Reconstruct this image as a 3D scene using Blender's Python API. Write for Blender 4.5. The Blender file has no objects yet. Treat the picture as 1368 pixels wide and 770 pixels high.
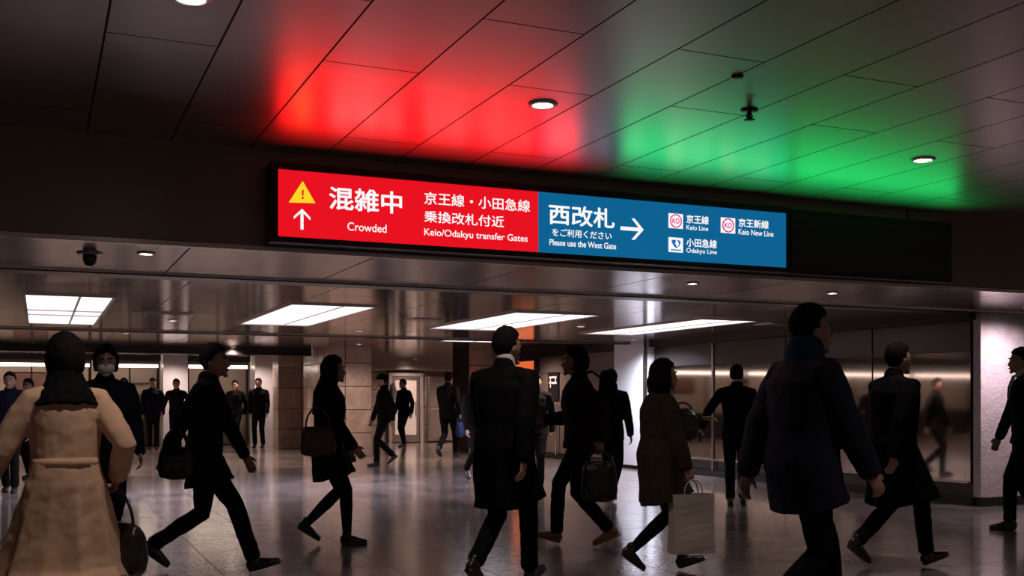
import bpy, bmesh, math, random
import numpy as np
from mathutils import Vector, Matrix, noise

# ------------------------------------------------------------------ camera
SC = bpy.context.scene
COL = SC.collection
FPX, HU, HV, CAMH, TH = 1426.0, 684.0, 535.0, 1.25, math.radians(23.9)
cam_d = bpy.data.cameras.new('camera')
cam = bpy.data.objects.new('camera', cam_d)
COL.objects.link(cam)
cam.location = (0, 0, CAMH)
cam.rotation_euler = (math.radians(90), 0, -TH)
cam_d.sensor_fit = 'HORIZONTAL'
cam_d.sensor_width = 36.0
cam_d.lens = 36.0 * FPX / 1368.0
cam_d.shift_y = (HV - 385.0) / 1368.0
cam_d.clip_end = 200
SC.camera = cam

# ------------------------------------------------------------------ world, colour management
world = bpy.data.worlds.new('world')
SC.world = world
world.use_nodes = True
bg = world.node_tree.nodes['Background']
bg.inputs['Color'].default_value = (1.0, 0.77, 0.68, 1)
bg.inputs['Strength'].default_value = 0.13
SC.view_settings.view_transform = 'Standard'
SC.view_settings.look = 'None'
SC.view_settings.exposure = 0.0
SC.view_settings.gamma = 1.0
SC.view_settings.use_curve_mapping = False
SC.cycles.use_denoising = True
SC.cycles.max_bounces = 8
SC.cycles.caustics_reflective = False
SC.cycles.sample_clamp_indirect = 4.0

# light strengths, in one place
PANEL_E = 1.5          # fluorescent ceiling panels
STRIP_E = 6.5          # shop strip lights
DOWN_E = 30.0          # downlight lens
DOWN_W = 14.0          # downlight beam
RED_W, GREEN_W = 10.0, 10.0

# ------------------------------------------------------------------ helpers
FWD = Vector((math.sin(TH), math.cos(TH), 0))
RGT = Vector((math.cos(TH), -math.sin(TH), 0))

def lin(r, g, b):
    f = lambda c: (c / 255) / 12.92 if c / 255 <= 0.04045 else ((c / 255 + 0.055) / 1.055) ** 2.4
    return (f(r), f(g), f(b), 1)

def at_depth(u, d, z=0.0):
    p = FWD * d + RGT * ((u - HU) / FPX * d)
    return Vector((p.x, p.y, z))

def on_plane(u, v, y):
    a = (u - HU) / FPX
    t = y / (FWD.y + a * RGT.y)
    return (t * (FWD.x + a * RGT.x), CAMH + (HV - v) / FPX * t)

def node(nt, kind, **kw):
    n = nt.nodes.new(kind)
    for k, v in kw.items():
        if k in n.inputs.keys():
            n.inputs[k].default_value = v
        else:
            setattr(n, k, v)
    return n

def mat(name, col, rough=0.6, metal=0.0, vary=0.15, scale=6.0, bump=0.0, spec=0.5, emit=None, emit_s=0.0, coat=0.0, rvary=0.0, stretch=None):
    m = bpy.data.materials.new(name)
    m.use_nodes = True
    nt = m.node_tree
    b = nt.nodes['Principled BSDF']
    b.inputs['Roughness'].default_value = rough
    b.inputs['Metallic'].default_value = metal
    b.inputs['Specular IOR Level'].default_value = spec
    b.inputs['Coat Weight'].default_value = coat
    tc = node(nt, 'ShaderNodeTexCoord')
    mp = node(nt, 'ShaderNodeMapping')
    if stretch:
        mp.inputs['Scale'].default_value = stretch
    nt.links.new(tc.outputs['Object'], mp.inputs['Vector'])
    nz = node(nt, 'ShaderNodeTexNoise', Scale=scale, Detail=5.0)
    nt.links.new(mp.outputs['Vector'], nz.inputs['Vector'])
    mx = node(nt, 'ShaderNodeMix', data_type='RGBA')
    c = Vector(col[:3])
    mx.inputs['A'].default_value = (*(c * (1 - vary)), 1)
    mx.inputs['B'].default_value = (*(c * (1 + vary)), 1)
    nt.links.new(nz.outputs['Fac'], mx.inputs['Factor'])
    nt.links.new(mx.outputs['Result'], b.inputs['Base Color'])
    if rvary:
        mr = node(nt, 'ShaderNodeMapRange')
        mr.inputs['To Min'].default_value = max(0, rough - rvary)
        mr.inputs['To Max'].default_value = rough + rvary
        nt.links.new(nz.outputs['Fac'], mr.inputs['Value'])
        nt.links.new(mr.outputs['Result'], b.inputs['Roughness'])
    if bump:
        bp = node(nt, 'ShaderNodeBump', Strength=bump, Distance=0.01)
        nt.links.new(nz.outputs['Fac'], bp.inputs['Height'])
        nt.links.new(bp.outputs['Normal'], b.inputs['Normal'])
    if emit:
        b.inputs['Emission Color'].default_value = emit
        b.inputs['Emission Strength'].default_value = emit_s
    return m

def jointed(name, col, joint, bw, bh, mortar, rough, metal, offset=0.0, rot=(0, 0, 0), loc=(0, 0, 0), vary=0.2, nscale=2.0, nstretch=(1, 1, 1), bump=0.25, rvary=0.06, spec=0.5, tile_vary=0.06, coat=0.0, swirl=0.0, relief=0.0):
    """panels or tiles with fine joints"""
    m = bpy.data.materials.new(name)
    m.use_nodes = True
    nt = m.node_tree
    b = nt.nodes['Principled BSDF']
    b.inputs['Metallic'].default_value = metal
    b.inputs['Specular IOR Level'].default_value = spec
    b.inputs['Coat Weight'].default_value = coat
    b.inputs['Coat Roughness'].default_value = 0.12
    tc = node(nt, 'ShaderNodeTexCoord')
    mp = node(nt, 'ShaderNodeMapping')
    mp.inputs['Rotation'].default_value = rot
    mp.inputs['Location'].default_value = loc
    nt.links.new(tc.outputs['Object'], mp.inputs['Vector'])
    br = node(nt, 'ShaderNodeTexBrick', offset=offset, squash=1.0)
    br.inputs['Scale'].default_value = 1.0
    br.inputs['Brick Width'].default_value = bw
    br.inputs['Row Height'].default_value = bh
    br.inputs['Mortar Size'].default_value = mortar
    br.inputs['Mortar Smooth'].default_value = 0.2
    c = Vector(col[:3])
    br.inputs['Color1'].default_value = (*(c * (1 - tile_vary)), 1)
    br.inputs['Color2'].default_value = (*(c * (1 + tile_vary)), 1)
    br.inputs['Mortar'].default_value = joint
    nt.links.new(mp.outputs['Vector'], br.inputs['Vector'])
    mp2 = node(nt, 'ShaderNodeMapping')
    mp2.inputs['Scale'].default_value = nstretch
    nt.links.new(tc.outputs['Object'], mp2.inputs['Vector'])
    nz = node(nt, 'ShaderNodeTexNoise', Scale=nscale, Detail=6.0, Distortion=swirl)
    nt.links.new(mp2.outputs['Vector'], nz.inputs['Vector'])
    mr = node(nt, 'ShaderNodeMapRange')
    mr.inputs['To Min'].default_value = 1 - vary
    mr.inputs['To Max'].default_value = 1 + vary
    nt.links.new(nz.outputs['Fac'], mr.inputs['Value'])
    mul = node(nt, 'ShaderNodeMix', data_type='RGBA', blend_type='MULTIPLY')
    mul.inputs['Factor'].default_value = 1
    nt.links.new(br.outputs['Color'], mul.inputs['A'])
    nt.links.new(mr.outputs['Result'], mul.inputs['B'])
    nt.links.new(mul.outputs['Result'], b.inputs['Base Color'])
    rr = node(nt, 'ShaderNodeMapRange')
    rr.inputs['To Min'].default_value = max(0.02, rough - rvary)
    rr.inputs['To Max'].default_value = rough + rvary
    nt.links.new(nz.outputs['Fac'], rr.inputs['Value'])
    ra = node(nt, 'ShaderNodeMath', operation='ADD')
    nt.links.new(rr.outputs['Result'], ra.inputs[0])
    rm = node(nt, 'ShaderNodeMath', operation='MULTIPLY')
    rm.inputs[1].default_value = 0.5
    nt.links.new(br.outputs['Fac'], rm.inputs[0])
    nt.links.new(rm.outputs[0], ra.inputs[1])
    nt.links.new(ra.outputs[0], b.inputs['Roughness'])
    inv = node(nt, 'ShaderNodeMath', operation='SUBTRACT')
    inv.inputs[0].default_value = 1.0
    nt.links.new(br.outputs['Fac'], inv.inputs[1])
    bp = node(nt, 'ShaderNodeBump', Strength=bump, Distance=0.004)
    nt.links.new(inv.outputs[0], bp.inputs['Height'])
    if relief:
        # shallow flowing figure of the polished stone
        nz2 = node(nt, 'ShaderNodeTexNoise', Scale=2.4, Detail=1.5, Distortion=2.5)
        nt.links.new(tc.outputs['Object'], nz2.inputs['Vector'])
        sn = node(nt, 'ShaderNodeMath', operation='SINE')
        ml = node(nt, 'ShaderNodeMath', operation='MULTIPLY')
        ml.inputs[1].default_value = 45.0
        nt.links.new(nz2.outputs['Fac'], ml.inputs[0])
        nt.links.new(ml.outputs[0], sn.inputs[0])
        bp2 = node(nt, 'ShaderNodeBump', Strength=relief, Distance=0.003)
        nt.links.new(sn.outputs[0], bp2.inputs['Height'])
        nt.links.new(bp2.outputs['Normal'], bp.inputs['Normal'])
    nt.links.new(bp.outputs['Normal'], b.inputs['Normal'])
    if coat:
        nt.links.new(bp.outputs['Normal'], b.inputs['Coat Normal'])
    return m

def emis(name, col, s):
    m = bpy.data.materials.new(name)
    m.use_nodes = True
    nt = m.node_tree
    nt.nodes.remove(nt.nodes['Principled BSDF'])
    e = node(nt, 'ShaderNodeEmission', Color=col, Strength=s)
    nt.links.new(e.outputs[0], nt.nodes['Material Output'].inputs[0])
    return m

class MB:
    """collects verts and faces of ONE mesh object"""
    def __init__(s):
        s.v, s.f = [], []
    def box(s, x0, x1, y0, y1, z0, z1):
        n = len(s.v)
        s.v += [Vector(p) for p in ((x0, y0, z0), (x1, y0, z0), (x1, y1, z0), (x0, y1, z0), (x0, y0, z1), (x1, y0, z1), (x1, y1, z1), (x0, y1, z1))]
        s.f += [tuple(n + i for i in q) for q in ((3, 2, 1, 0), (4, 5, 6, 7), (0, 1, 5, 4), (1, 2, 6, 5), (2, 3, 7, 6), (3, 0, 4, 7))]
        return s
    def loft(s, pts, rad, side=(1, 0, 0), n=14, cap=True, power=1.0, flat_start=False):
        pts = [Vector(p) for p in pts]
        rad = [(r, r) if not isinstance(r, (tuple, list)) else tuple(r) for r in rad]
        side = Vector(side)
        if cap:
            def dome(p, r, t):
                h = 0.6 * min(r)
                return [(p + t * h * .55, (r[0] * .84, r[1] * .84)), (p + t * h, (r[0] * .45, r[1] * .45))]
            t0 = (pts[0] - pts[1]).normalized()
            t1 = (pts[-1] - pts[-2]).normalized()
            a, b = dome(pts[0], rad[0], t0), dome(pts[-1], rad[-1], t1)
            if flat_start:
                pts, rad = pts + [b[0][0], b[1][0]], rad + [b[0][1], b[1][1]]
            else:
                pts = [a[1][0], a[0][0]] + pts + [b[0][0], b[1][0]]
                rad = [a[1][1], a[0][1]] + rad + [b[0][1], b[1][1]]
        base = len(s.v)
        m = len(pts)
        for i, p in enumerate(pts):
            t = (pts[min(i + 1, m - 1)] - pts[max(i - 1, 0)]).normalized()
            sx = (side - t * side.dot(t))
            if sx.length < 1e-4:
                sx = Vector((0, 1, 0)) - t * t.y
            sx.normalize()
            sy = t.cross(sx)
            for k in range(n):
                a = 2 * math.pi * k / n
                ca, sa = math.cos(a), math.sin(a)
                if power != 1.0:
                    ca = math.copysign(abs(ca) ** power, ca)
                    sa = math.copysign(abs(sa) ** power, sa)
                s.v.append(p + sx * (ca * rad[i][0]) + sy * (sa * rad[i][1]))
        for i in range(m - 1):
            for k in range(n):
                k2 = (k + 1) % n
                s.f.append((base + i * n + k, base + i * n + k2, base + (i + 1) * n + k2, base + (i + 1) * n + k))
        s.f.append(tuple(base + k for k in reversed(range(n))))
        s.f.append(tuple(base + (m - 1) * n + k for k in range(n)))
        return s
    def ball(s, c, r, M=None, fn=None, nu=20, nv=14):
        """r = (rx, ry, rz); fn(dir) gives a scaled point; M rotates"""
        base = len(s.v)
        c = Vector(c)
        def P(d):
            p = fn(d) if fn else Vector((d.x * r[0], d.y * r[1], d.z * r[2]))
            return c + (M @ p if M else p)
        s.v.append(P(Vector((0, 0, 1))))
        for i in range(1, nv):
            th = math.pi * i / nv
            for k in range(nu):
                ph = 2 * math.pi * k / nu
                s.v.append(P(Vector((math.sin(th) * math.cos(ph), math.sin(th) * math.sin(ph), math.cos(th)))))
        s.v.append(P(Vector((0, 0, -1))))
        for k in range(nu):
            s.f.append((base, base + 1 + k, base + 1 + (k + 1) % nu))
        for i in range(nv - 2):
            for k in range(nu):
                a = base + 1 + i * nu
                s.f.append((a + k, a + nu + k, a + nu + (k + 1) % nu, a + (k + 1) % nu))
        a = base + 1 + (nv - 2) * nu
        for k in range(nu):
            s.f.append((a + k, len(s.v) - 1, a + (k + 1) % nu))
        return s
    def lathe(s, c, prof, n=28):
        """prof = [(r, z)...] around the vertical axis"""
        base = len(s.v)
        c = Vector(c)
        for r, z in prof:
            for k in range(n):
                a = 2 * math.pi * k / n
                s.v.append(c + Vector((r * math.cos(a), r * math.sin(a), z)))
        for i in range(len(prof) - 1):
            for k in range(n):
                k2 = (k + 1) % n
                s.f.append((base + i * n + k, base + i * n + k2, base + (i + 1) * n + k2, base + (i + 1) * n + k))
        s.f.append(tuple(base + k for k in reversed(range(n))))
        s.f.append(tuple(base + (len(prof) - 1) * n + k for k in range(n)))
        return s
    def prism(s, poly, y0, y1):
        """polygon in x,z extruded along y"""
        n = len(s.v)
        m = len(poly)
        s.v += [Vector((x, y0, z)) for x, z in poly] + [Vector((x, y1, z)) for x, z in poly]
        s.f += [tuple(n + i for i in range(m)), tuple(n + m + i for i in reversed(range(m)))]
        s.f += [(n + (i + 1) % m, n + i, n + m + i, n + m + (i + 1) % m) for i in range(m)]
        return s
    def build(s, name, m, parent=None, smooth=False, bevel=0.0, remesh=0.0, smooth_it=3, rough_noise=None):
        me = bpy.data.meshes.new(name)
        me.from_pydata([tuple(v) for v in s.v], [], s.f)
        bm = bmesh.new()
        bm.from_mesh(me)
        bmesh.ops.recalc_face_normals(bm, faces=bm.faces)
        bm.to_mesh(me)
        bm.free()
        if smooth:
            for p in me.polygons:
                p.use_smooth = True
        me.materials.append(m)
        o = bpy.data.objects.new(name, me)
        COL.objects.link(o)
        if parent:
            o.parent = parent
        if bevel:
            b = o.modifiers.new('bevel', 'BEVEL')
            b.width, b.segments, b.limit_method = bevel, 2, 'ANGLE'
        if remesh:
            r = o.modifiers.new('surface', 'REMESH')
            r.mode, r.voxel_size, r.use_smooth_shade = 'VOXEL', remesh, True
            k = o.modifiers.new('relax', 'SMOOTH')
            k.factor, k.iterations = 0.5, smooth_it
            if rough_noise:
                t = bpy.data.textures.new('folds', 'CLOUDS')
                t.noise_scale, t.noise_depth = rough_noise[1], 2
                d = o.modifiers.new('folds', 'DISPLACE')
                d.texture, d.strength, d.mid_level, d.texture_coords = t, rough_noise[0], 0.5, 'LOCAL'
        return o

def tag(o, label, cat, group=None, kind=None):
    o['label'], o['category'] = label, cat
    if group: o['group'] = group
    if kind: o['kind'] = kind
    return o

def structure(name, mb, m, label=None, **kw):
    o = mb.build(name, m, **kw)
    o['kind'] = 'structure'
    if label: o['label'] = label
    return o

def thing(name, label, cat, loc=(0, 0, 0), rz=0.0, group=None):
    o = bpy.data.objects.new(name, None)
    COL.objects.link(o)
    o.location, o.rotation_euler = loc, (0, 0, rz)
    o.empty_display_size = 0.2
    return tag(o, label, cat, group)

# ------------------------------------------------------------------ materials of the setting
M_CEIL = jointed('brown_ceiling_panels', (0.36, 0.29, 0.265), (0.004, 0.003, 0.003, 1), 2.4, 0.5215, 0.006, 0.31, 0.8, offset=0.37, rot=(0, 0, math.radians(90)), loc=(-0.3, -0.285, 0), vary=0.12, nscale=1.2, bump=0.2, rvary=0.02)
M_LOWC = jointed('polished_ceiling_panels', (0.39, 0.33, 0.315), (0.01, 0.008, 0.008, 1), 2.65, 1.325, 0.008, 0.13, 0.95, offset=0.0, rot=(0, 0, math.radians(90)), loc=(-0.1, 0.1, 0), vary=0.15, nscale=1.6, bump=0.2, rvary=0.04)
M_FASC = jointed('brown_metal_fascia', (0.20, 0.155, 0.135), (0.01, 0.008, 0.008, 1), 7.6, 9.0, 0.012, 0.36, 0.55, rot=(math.radians(90), 0, 0), loc=(0.32, 4.0, 0), vary=0.12, nscale=1.5, bump=0.2)
M_SOFF = jointed('brown_metal_soffit', (0.27, 0.235, 0.225), (0.006, 0.005, 0.005, 1), 2.4, 1.3, 0.008, 0.2, 0.95, rot=(0, 0, math.radians(90)), loc=(0.4, 0.35, 0), vary=0.15, nscale=1.5, bump=0.2)
M_FLOOR = jointed('polished_stone_floor_tiles', (0.30, 0.245, 0.235), (0.02, 0.016, 0.016, 1), 0.6, 0.6, 0.009, 0.19, 0.0, vary=0.45, nscale=1.6, bump=0.6, rvary=0.06, spec=0.9, tile_vary=0.3, coat=0.9, swirl=1.5, relief=0.05)
M_STONE = jointed('brown_stone_cladding', (0.40, 0.30, 0.25), (0.03, 0.02, 0.017, 1), 0.62, 0.52, 0.010, 0.20, 0.0, rot=(math.radians(90), 0, 0), vary=0.45, nscale=2.2, bump=0.4, swirl=2.5, tile_vary=0.15, relief=0.2)
M_STONE_X = jointed('brown_stone_cladding_side', (0.40, 0.30, 0.25), (0.03, 0.02, 0.017, 1), 0.62, 0.52, 0.010, 0.20, 0.0, rot=tuple(Matrix(((0, 1, 0), (0, 0, 1), (1, 0, 0))).to_euler('XYZ')), vary=0.45, nscale=2.2, bump=0.4, swirl=2.5, tile_vary=0.15, relief=0.2)
M_PALE = jointed('pale_mottled_stone', (0.56, 0.46, 0.49), (0.5, 0.4, 0.42, 1), 9, 9, 0.001, 0.38, 0.0, loc=(3, 3, 0), vary=0.4, nscale=3.5, bump=0.1, swirl=2.0, relief=0.3)
M_WHITE = mat('white_panel', (0.66, 0.64, 0.68), 0.35, vary=0.06, scale=3)
M_DARK = mat('black_metal', (0.012, 0.011, 0.011), 0.35, metal=0.4, vary=0.1)
M_CHROME = mat('satin_steel_trim', (0.5, 0.45, 0.43), 0.22, metal=1.0, vary=0.1)
M_MIRROR = mat('dark_polished_glass', (0.42, 0.37, 0.36), 0.05, metal=1.0, vary=0.08, scale=0.8)
M_UPPER = mat('dark_satin_metal', (0.055, 0.046, 0.043), 0.32, metal=0.5, vary=0.1)
M_GRAN = mat('dark_granite', (0.03, 0.027, 0.027), 0.3, vary=0.35, scale=40)
M_BEIGE = mat('beige_shop_wall', (0.62, 0.5, 0.42), 0.55, vary=0.08, scale=2)
M_STEEL = mat('brushed_steel', (0.42, 0.38, 0.37), 0.33, metal=0.9, vary=0.12, scale=3, stretch=(1, 1, 12))
M_PANEL = emis('light_panel_diffuser', (0.97, 0.86, 0.93, 1), PANEL_E)
M_STRIP = emis('warm_strip_tube', (1.0, 0.78, 0.64, 1), STRIP_E)
M_LENS = emis('downlight_lens', (1.0, 0.86, 0.8, 1), DOWN_E)

# ------------------------------------------------------------------ the setting
Z1, Z2, ZC, ZF = 2.99, 2.30, 2.30, 2.44      # upper ceiling, soffit, lower ceiling, far ceiling
YF, YB = 7.48, 9.24                          # fascia face, far edge of the soffit
structure('floor', MB().box(-18, 24, -9, 34, -0.1, 0), M_FLOOR)
structure('ceiling', MB().box(-18, 24, -9, YF, Z1, Z1 + 0.1), M_CEIL)
structure('wall_fascia', MB().box(-18, 24, YF, YF + 0.12, Z2, Z1 + 0.1), M_FASC)
structure('ceiling_soffit', MB().box(-18, 24, YF + 0.12, YB, Z2, Z2 + 0.1), M_SOFF)
structure('trim_1', MB().box(-18, 24, YF - 0.012, YF + 0.05, Z2 - 0.012, Z2 + 0.022), M_CHROME, bevel=0.004)
structure('trim_2', MB().box(-18, 24, YB, YB + 0.26, Z2 - 0.025, Z2 + 0.16), M_DARK)
structure('trim_3', MB().box(-18, 24, YB - 0.03, YB, Z2 - 0.015, Z2 + 0.02), M_CHROME, bevel=0.004)
structure('ceiling_lower', MB().box(-18, 10.1, YB + 0.26, 17.0, ZC, ZC + 0.1), M_LOWC)
structure('trim_4', MB().box(-18, 10.1, 17.0, 17.2, ZC - 0.025, ZF + 0.05), M_DARK)
structure('trim_5', MB().box(-18, 10.1, 16.97, 17.0, ZC - 0.012, ZC), M_CHROME)
structure('ceiling_far', MB().box(-18, 12.5, 17.25, 31.6, ZF, ZF + 0.1), M_LOWC)
structure('trim_6', MB().box(-18, 5.8, 24.6, 24.9, ZF - 0.16, ZF), M_DARK)

# side wall of polished dark panels, its skirting and head trim
wall_r = structure('wall_right', MB().box(10.13, 10.4, 9.3, 23.4, 0, ZC + 0.3), M_GRAN)
ys = [9.36, 11.0, 12.8, 14.65, 16.5]
for i in range(4):
    for z0, z1 in ((0.285, 1.83), (1.842, 2.19)):
        MB().box(10.1, 10.13, ys[i] + 0.012, ys[i + 1] - 0.012, z0, z1).build('wall_panel', M_MIRROR if z0 < 1 else M_UPPER, wall_r, bevel=0.002)
for y in (17.62, 19.2, 20.75):
    for z0, z1 in ((0.12, 1.1), (1.11, 1.83), (1.84, 2.19)):
        MB().box(10.1, 10.13, y, y + (1.55 if y > 18 else 1.56), z0, z1).build('wall_panel', M_FASC, wall_r, bevel=0.002)
for y in (14.65,):
    MB().box(10.075, 10.1, y - 0.018, y + 0.018, 0.1, 2.2).build('mullion', M_CHROME, wall_r)
structure('baseboard_right', MB().box(10.04, 10.13, 9.3, 23.4, 0, 0.1), M_DARK)
structure('trim_7', MB().box(10.0, 10.13, 9.3, 23.4, 2.2, ZC), M_DARK)
structure('trim_8', MB().box(10.04, 10.13, 9.36, 16.5, 0.262, 0.285), M_CHROME)
# pale stone pillar at the end of the side wall
structure('column', MB().box(10.1, 12.6, 9.22, 9.33, 0.1, Z2), M_PALE, bevel=0.006)
structure('baseboard_column', MB().box(10.08, 12.62, 9.2, 9.33, 0, 0.1), M_DARK)
# white lit pillar on the side wall
structure('column', MB().box(9.9, 10.13, 16.5, 17.6, 0.06, ZC), M_WHITE, bevel=0.006)
structure('trim_9', MB().box(9.87, 9.92, 16.46, 16.5, 0, ZC), M_CHROME)
# stone pier beside the rear doors, and the wide stone pillar
structure('column', MB().box(9.3, 12.5, 23.5, 24.6, 0, ZF), M_STONE)
p = structure('column', MB().box(5.84, 6.8, 23.1, 25.6, 0, ZF), M_STONE)
p.data.materials.append(M_STONE_X)
for f in p.data.polygons:
    if abs(f.normal.x) > 0.9: f.material_index = 1
structure('baseboard_pillar', MB().box(5.8, 6.0, 23.06, 25.0, 0, 0.12), M_DARK)
structure('column', MB().box(5.6, 6.25, 27.4, 28.1, 0, ZF), M_STONE)
structure('column', MB().box(5.32, 5.9, 29.1, 29.8, 0, ZF), M_WHITE)
structure('column', MB().box(2.98, 3.6, 29.3, 29.95, 0, ZF), M_WHITE)
# rear wall: doors part on the one end, shop fronts along the rest
rear = structure('wall_back', MB().box(6.9, 12.5, 30.0, 30.2, 0, ZF), M_STONE)
structure('wall_end', MB().box(-18, 6.9, 31.4, 31.6, 0, ZF), M_BEIGE)
structure('wall_header', MB().box(-18, 6.9, 29.9, 30.1, 2.3, ZF), M_DARK)
structure('wall_left', MB().box(-18.2, -18, -9, 31.6, 0, Z1), M_FASC)
structure('wall_passage', MB().box(6.9, 7.0, 25.6, 30.0, 0, ZF), M_STONE_X)
structure('wall_recess', MB().box(12.4, 12.5, 24.6, 30.0, 0, ZF), M_STONE_X)

# metal header over the doors
structure('trim_10', MB().box(8.6, 11.9, 29.7, 30.0, 2.14, 2.44), M_STEEL, bevel=0.01)

# steel framed door; its lit look comes from glow put into the glass
d = thing('door', 'steel-framed glazed door in the stone wall, its glass made to glow as if lit from inside', 'door', (9.85, 29.98, 0))
fr = MB()
fr.box(-0.53, -0.43, -0.1, 0.0, 0, 2.05).box(0.43, 0.53, -0.1, 0.0, 0, 2.05).box(-0.43, 0.43, -0.1, 0.0, 1.95, 2.05)
fr.build('door_frame', mat('bright_steel_frame', (0.75, 0.66, 0.62), 0.3, metal=0.7), d, bevel=0.008)
leaf = MB().box(-0.42, -0.33, -0.07, -0.02, 0.02, 1.94).box(0.33, 0.42, -0.07, -0.02, 0.02, 1.94).box(-0.33, 0.33, -0.07, -0.02, 1.84, 1.94).box(-0.33, 0.33, -0.07, -0.02, 0.02, 0.25)
leaf.build('door_leaf', M_STEEL, d, bevel=0.005)
MB().box(-0.33, 0.33, -0.05, -0.04, 0.25, 1.84).build('glass', mat('glowing_frosted_glass', (0.5, 0.4, 0.36), 0.3, emit=(1, .74, .62, 1), emit_s=0.28), d)
MB().loft([(0.29, -0.1, 0.8), (0.29, -0.1, 1.2)], [0.015, 0.015], n=10).build('handle', M_CHROME, d, smooth=True)
# steel cabinet doors beside
c = thing('steel_locker', 'tall brushed steel wall cabinet with rounded frame beside the glazed door', 'cabinet', (11.0, 29.95, 0))
MB().box(-0.5, 0.5, -0.12, 0.04, 0.05, 1.95).build('body', M_STEEL, c, bevel=0.03)
MB().box(-0.44, 0.44, -0.14, -0.12, 0.12, 1.0).build('lower_door', M_STEEL, c, bevel=0.02)
MB().box(-0.44, 0.44, -0.14, -0.12, 1.03, 1.88).build('upper_door', M_STEEL, c, bevel=0.02)
MB().box(0.34, 0.38, -0.17, -0.14, 0.85, 0.98).build('handle', M_CHROME, c, bevel=0.005)

# shop fronts on the rear wall: frame, glazing bars, back panel light, counter
M_SHOPF = mat('dark_bronze_frame', (0.05, 0.04, 0.036), 0.3, metal=0.8)
M_COUNTER = mat('dark_counter', (0.07, 0.055, 0.05), 0.4, vary=0.2)
SHOP_N = [
    ((-1.6, 1.25), 'warm lit shop front with a framed picture on its beige wall'),
    ((1.45, 2.95), 'narrow lit shop front beside the white pillar'),
    ((3.65, 5.3), 'lit shop front between the two white pillars'),
    ((-5.0, -1.8), 'lit shop front mirrored in the dark side wall, next to the picture shop'),
    ((-9.0, -5.2), 'lit shop front mirrored in the dark side wall, between two others'),
    ((-13.5, -9.2), 'lit shop front at the far end of the mirrored row'),
]
for k, ((x0, x1), lab) in enumerate(SHOP_N):
    s = thing('shop_front', lab, 'shop front', (x0, 30.0, 0), group='shop fronts along the rear wall')
    w = x1 - x0
    f = MB().box(0, 0.07, -0.06, 0.06, 0, 2.3).box(w - 0.07, w, -0.06, 0.06, 0, 2.3).box(0.07, w - 0.07, -0.06, 0.06, 2.2, 2.3)
    f.build('frame', M_SHOPF, s, bevel=0.005)
    for j in range(1, max(2, int(w / 1.1))):
        q = w * j / max(2, int(w / 1.1))
        MB().box(q - 0.02, q + 0.02, -0.03, 0.03, 0.06, 2.2).build('mullion', M_SHOPF, s)
    MB().box(0.05, w - 0.05, -0.16, -0.07, 2.12, 2.2).build('strip_light', M_STRIP, s)
    MB().box(0.1, w - 0.1, 0.75, 1.15, 0, 0.78 + 0.1 * (k % 2)).build('counter', M_COUNTER, s, bevel=0.01)
    for j in range(3):
        MB().box(0.12, w - 0.12, 1.25, 1.38, 1.05 + 0.34 * j, 1.075 + 0.34 * j).build('shelf', M_STEEL, s) if k % 3 == 1 else None
    MB().box(0.07, w - 0.07, -0.05, 0.05, 0, 0.06).build('sill', M_SHOPF, s)
    MB().box(0.15, w - 0.15, 0.4, 0.48, 2.4, 2.47).build('inner_light', M_STRIP, s)

pic = thing('framed_picture', 'framed picture hanging on the beige wall of the warm lit shop', 'picture', (-0.2, 31.38, 1.75))
MB().box(-0.42, 0.42, -0.05, 0, -0.26, -0.22).box(-0.42, 0.42, -0.05, 0, 0.22, 0.26).box(-0.42, -0.38, -0.05, 0, -0.22, 0.22).box(0.38, 0.42, -0.05, 0, -0.22, 0.22).build('frame', M_SHOPF, pic)
MB().box(-0.38, 0.38, -0.02, 0, -0.22, 0.22).build('print', mat('muted_red_print', (0.28, 0.13, 0.11), 0.5, vary=0.5, scale=5), pic)

# orange lit shop opening, put in as a glowing panel, and a hanging notice
o = thing('shop_opening_glow', 'orange lit shop opening in the far side wall, built as a glowing panel', 'shop opening', (10.07, 21.9, 0))
MB().box(-0.1, 0.03, -0.62, 0.55, 1.42, 2.16).build('case', M_DARK, o, bevel=0.01)
MB().box(-0.115, -0.1, -0.58, 0.51, 1.46, 2.12).build('lit_face', emis('orange_glow', (1.0, 0.17, 0.05, 1), 0.8), o)
MB().box(-0.135, -0.115, -0.58, 0.51, 1.72, 1.76).build('tube', emis('orange_tube', (1.0, 0.4, 0.2, 1), 2.5), o)
n = thing('notice_board', 'narrow pale notice with dark letters on a black wall panel', 'sign', (10.09, 20.55, 0))
MB().box(-0.02, 0.0, -0.25, 0.25, 1.25, 1.85).build('board', M_DARK, n)
lt = MB()
for z, a, b in ((1.74, -.18, .18), (1.62, -.18, .18)):
    lt.box(-0.028, -0.02, a, b, z - .02, z + .02)
lt.box(-0.028, -0.02, .1, .14, 1.52, 1.74).box(-0.028, -0.02, -.14, -.1, 1.64, 1.74)
lt.build('mark', mat('pale_print', (0.6, 0.57, 0.58), 0.5), n)
MB().loft([(-0.06, -0.22, 0.1), (-0.06, -0.22, 1.2)], [0.02, 0.02], n=10).build('pole', M_CHROME, n, smooth=True)

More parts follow.
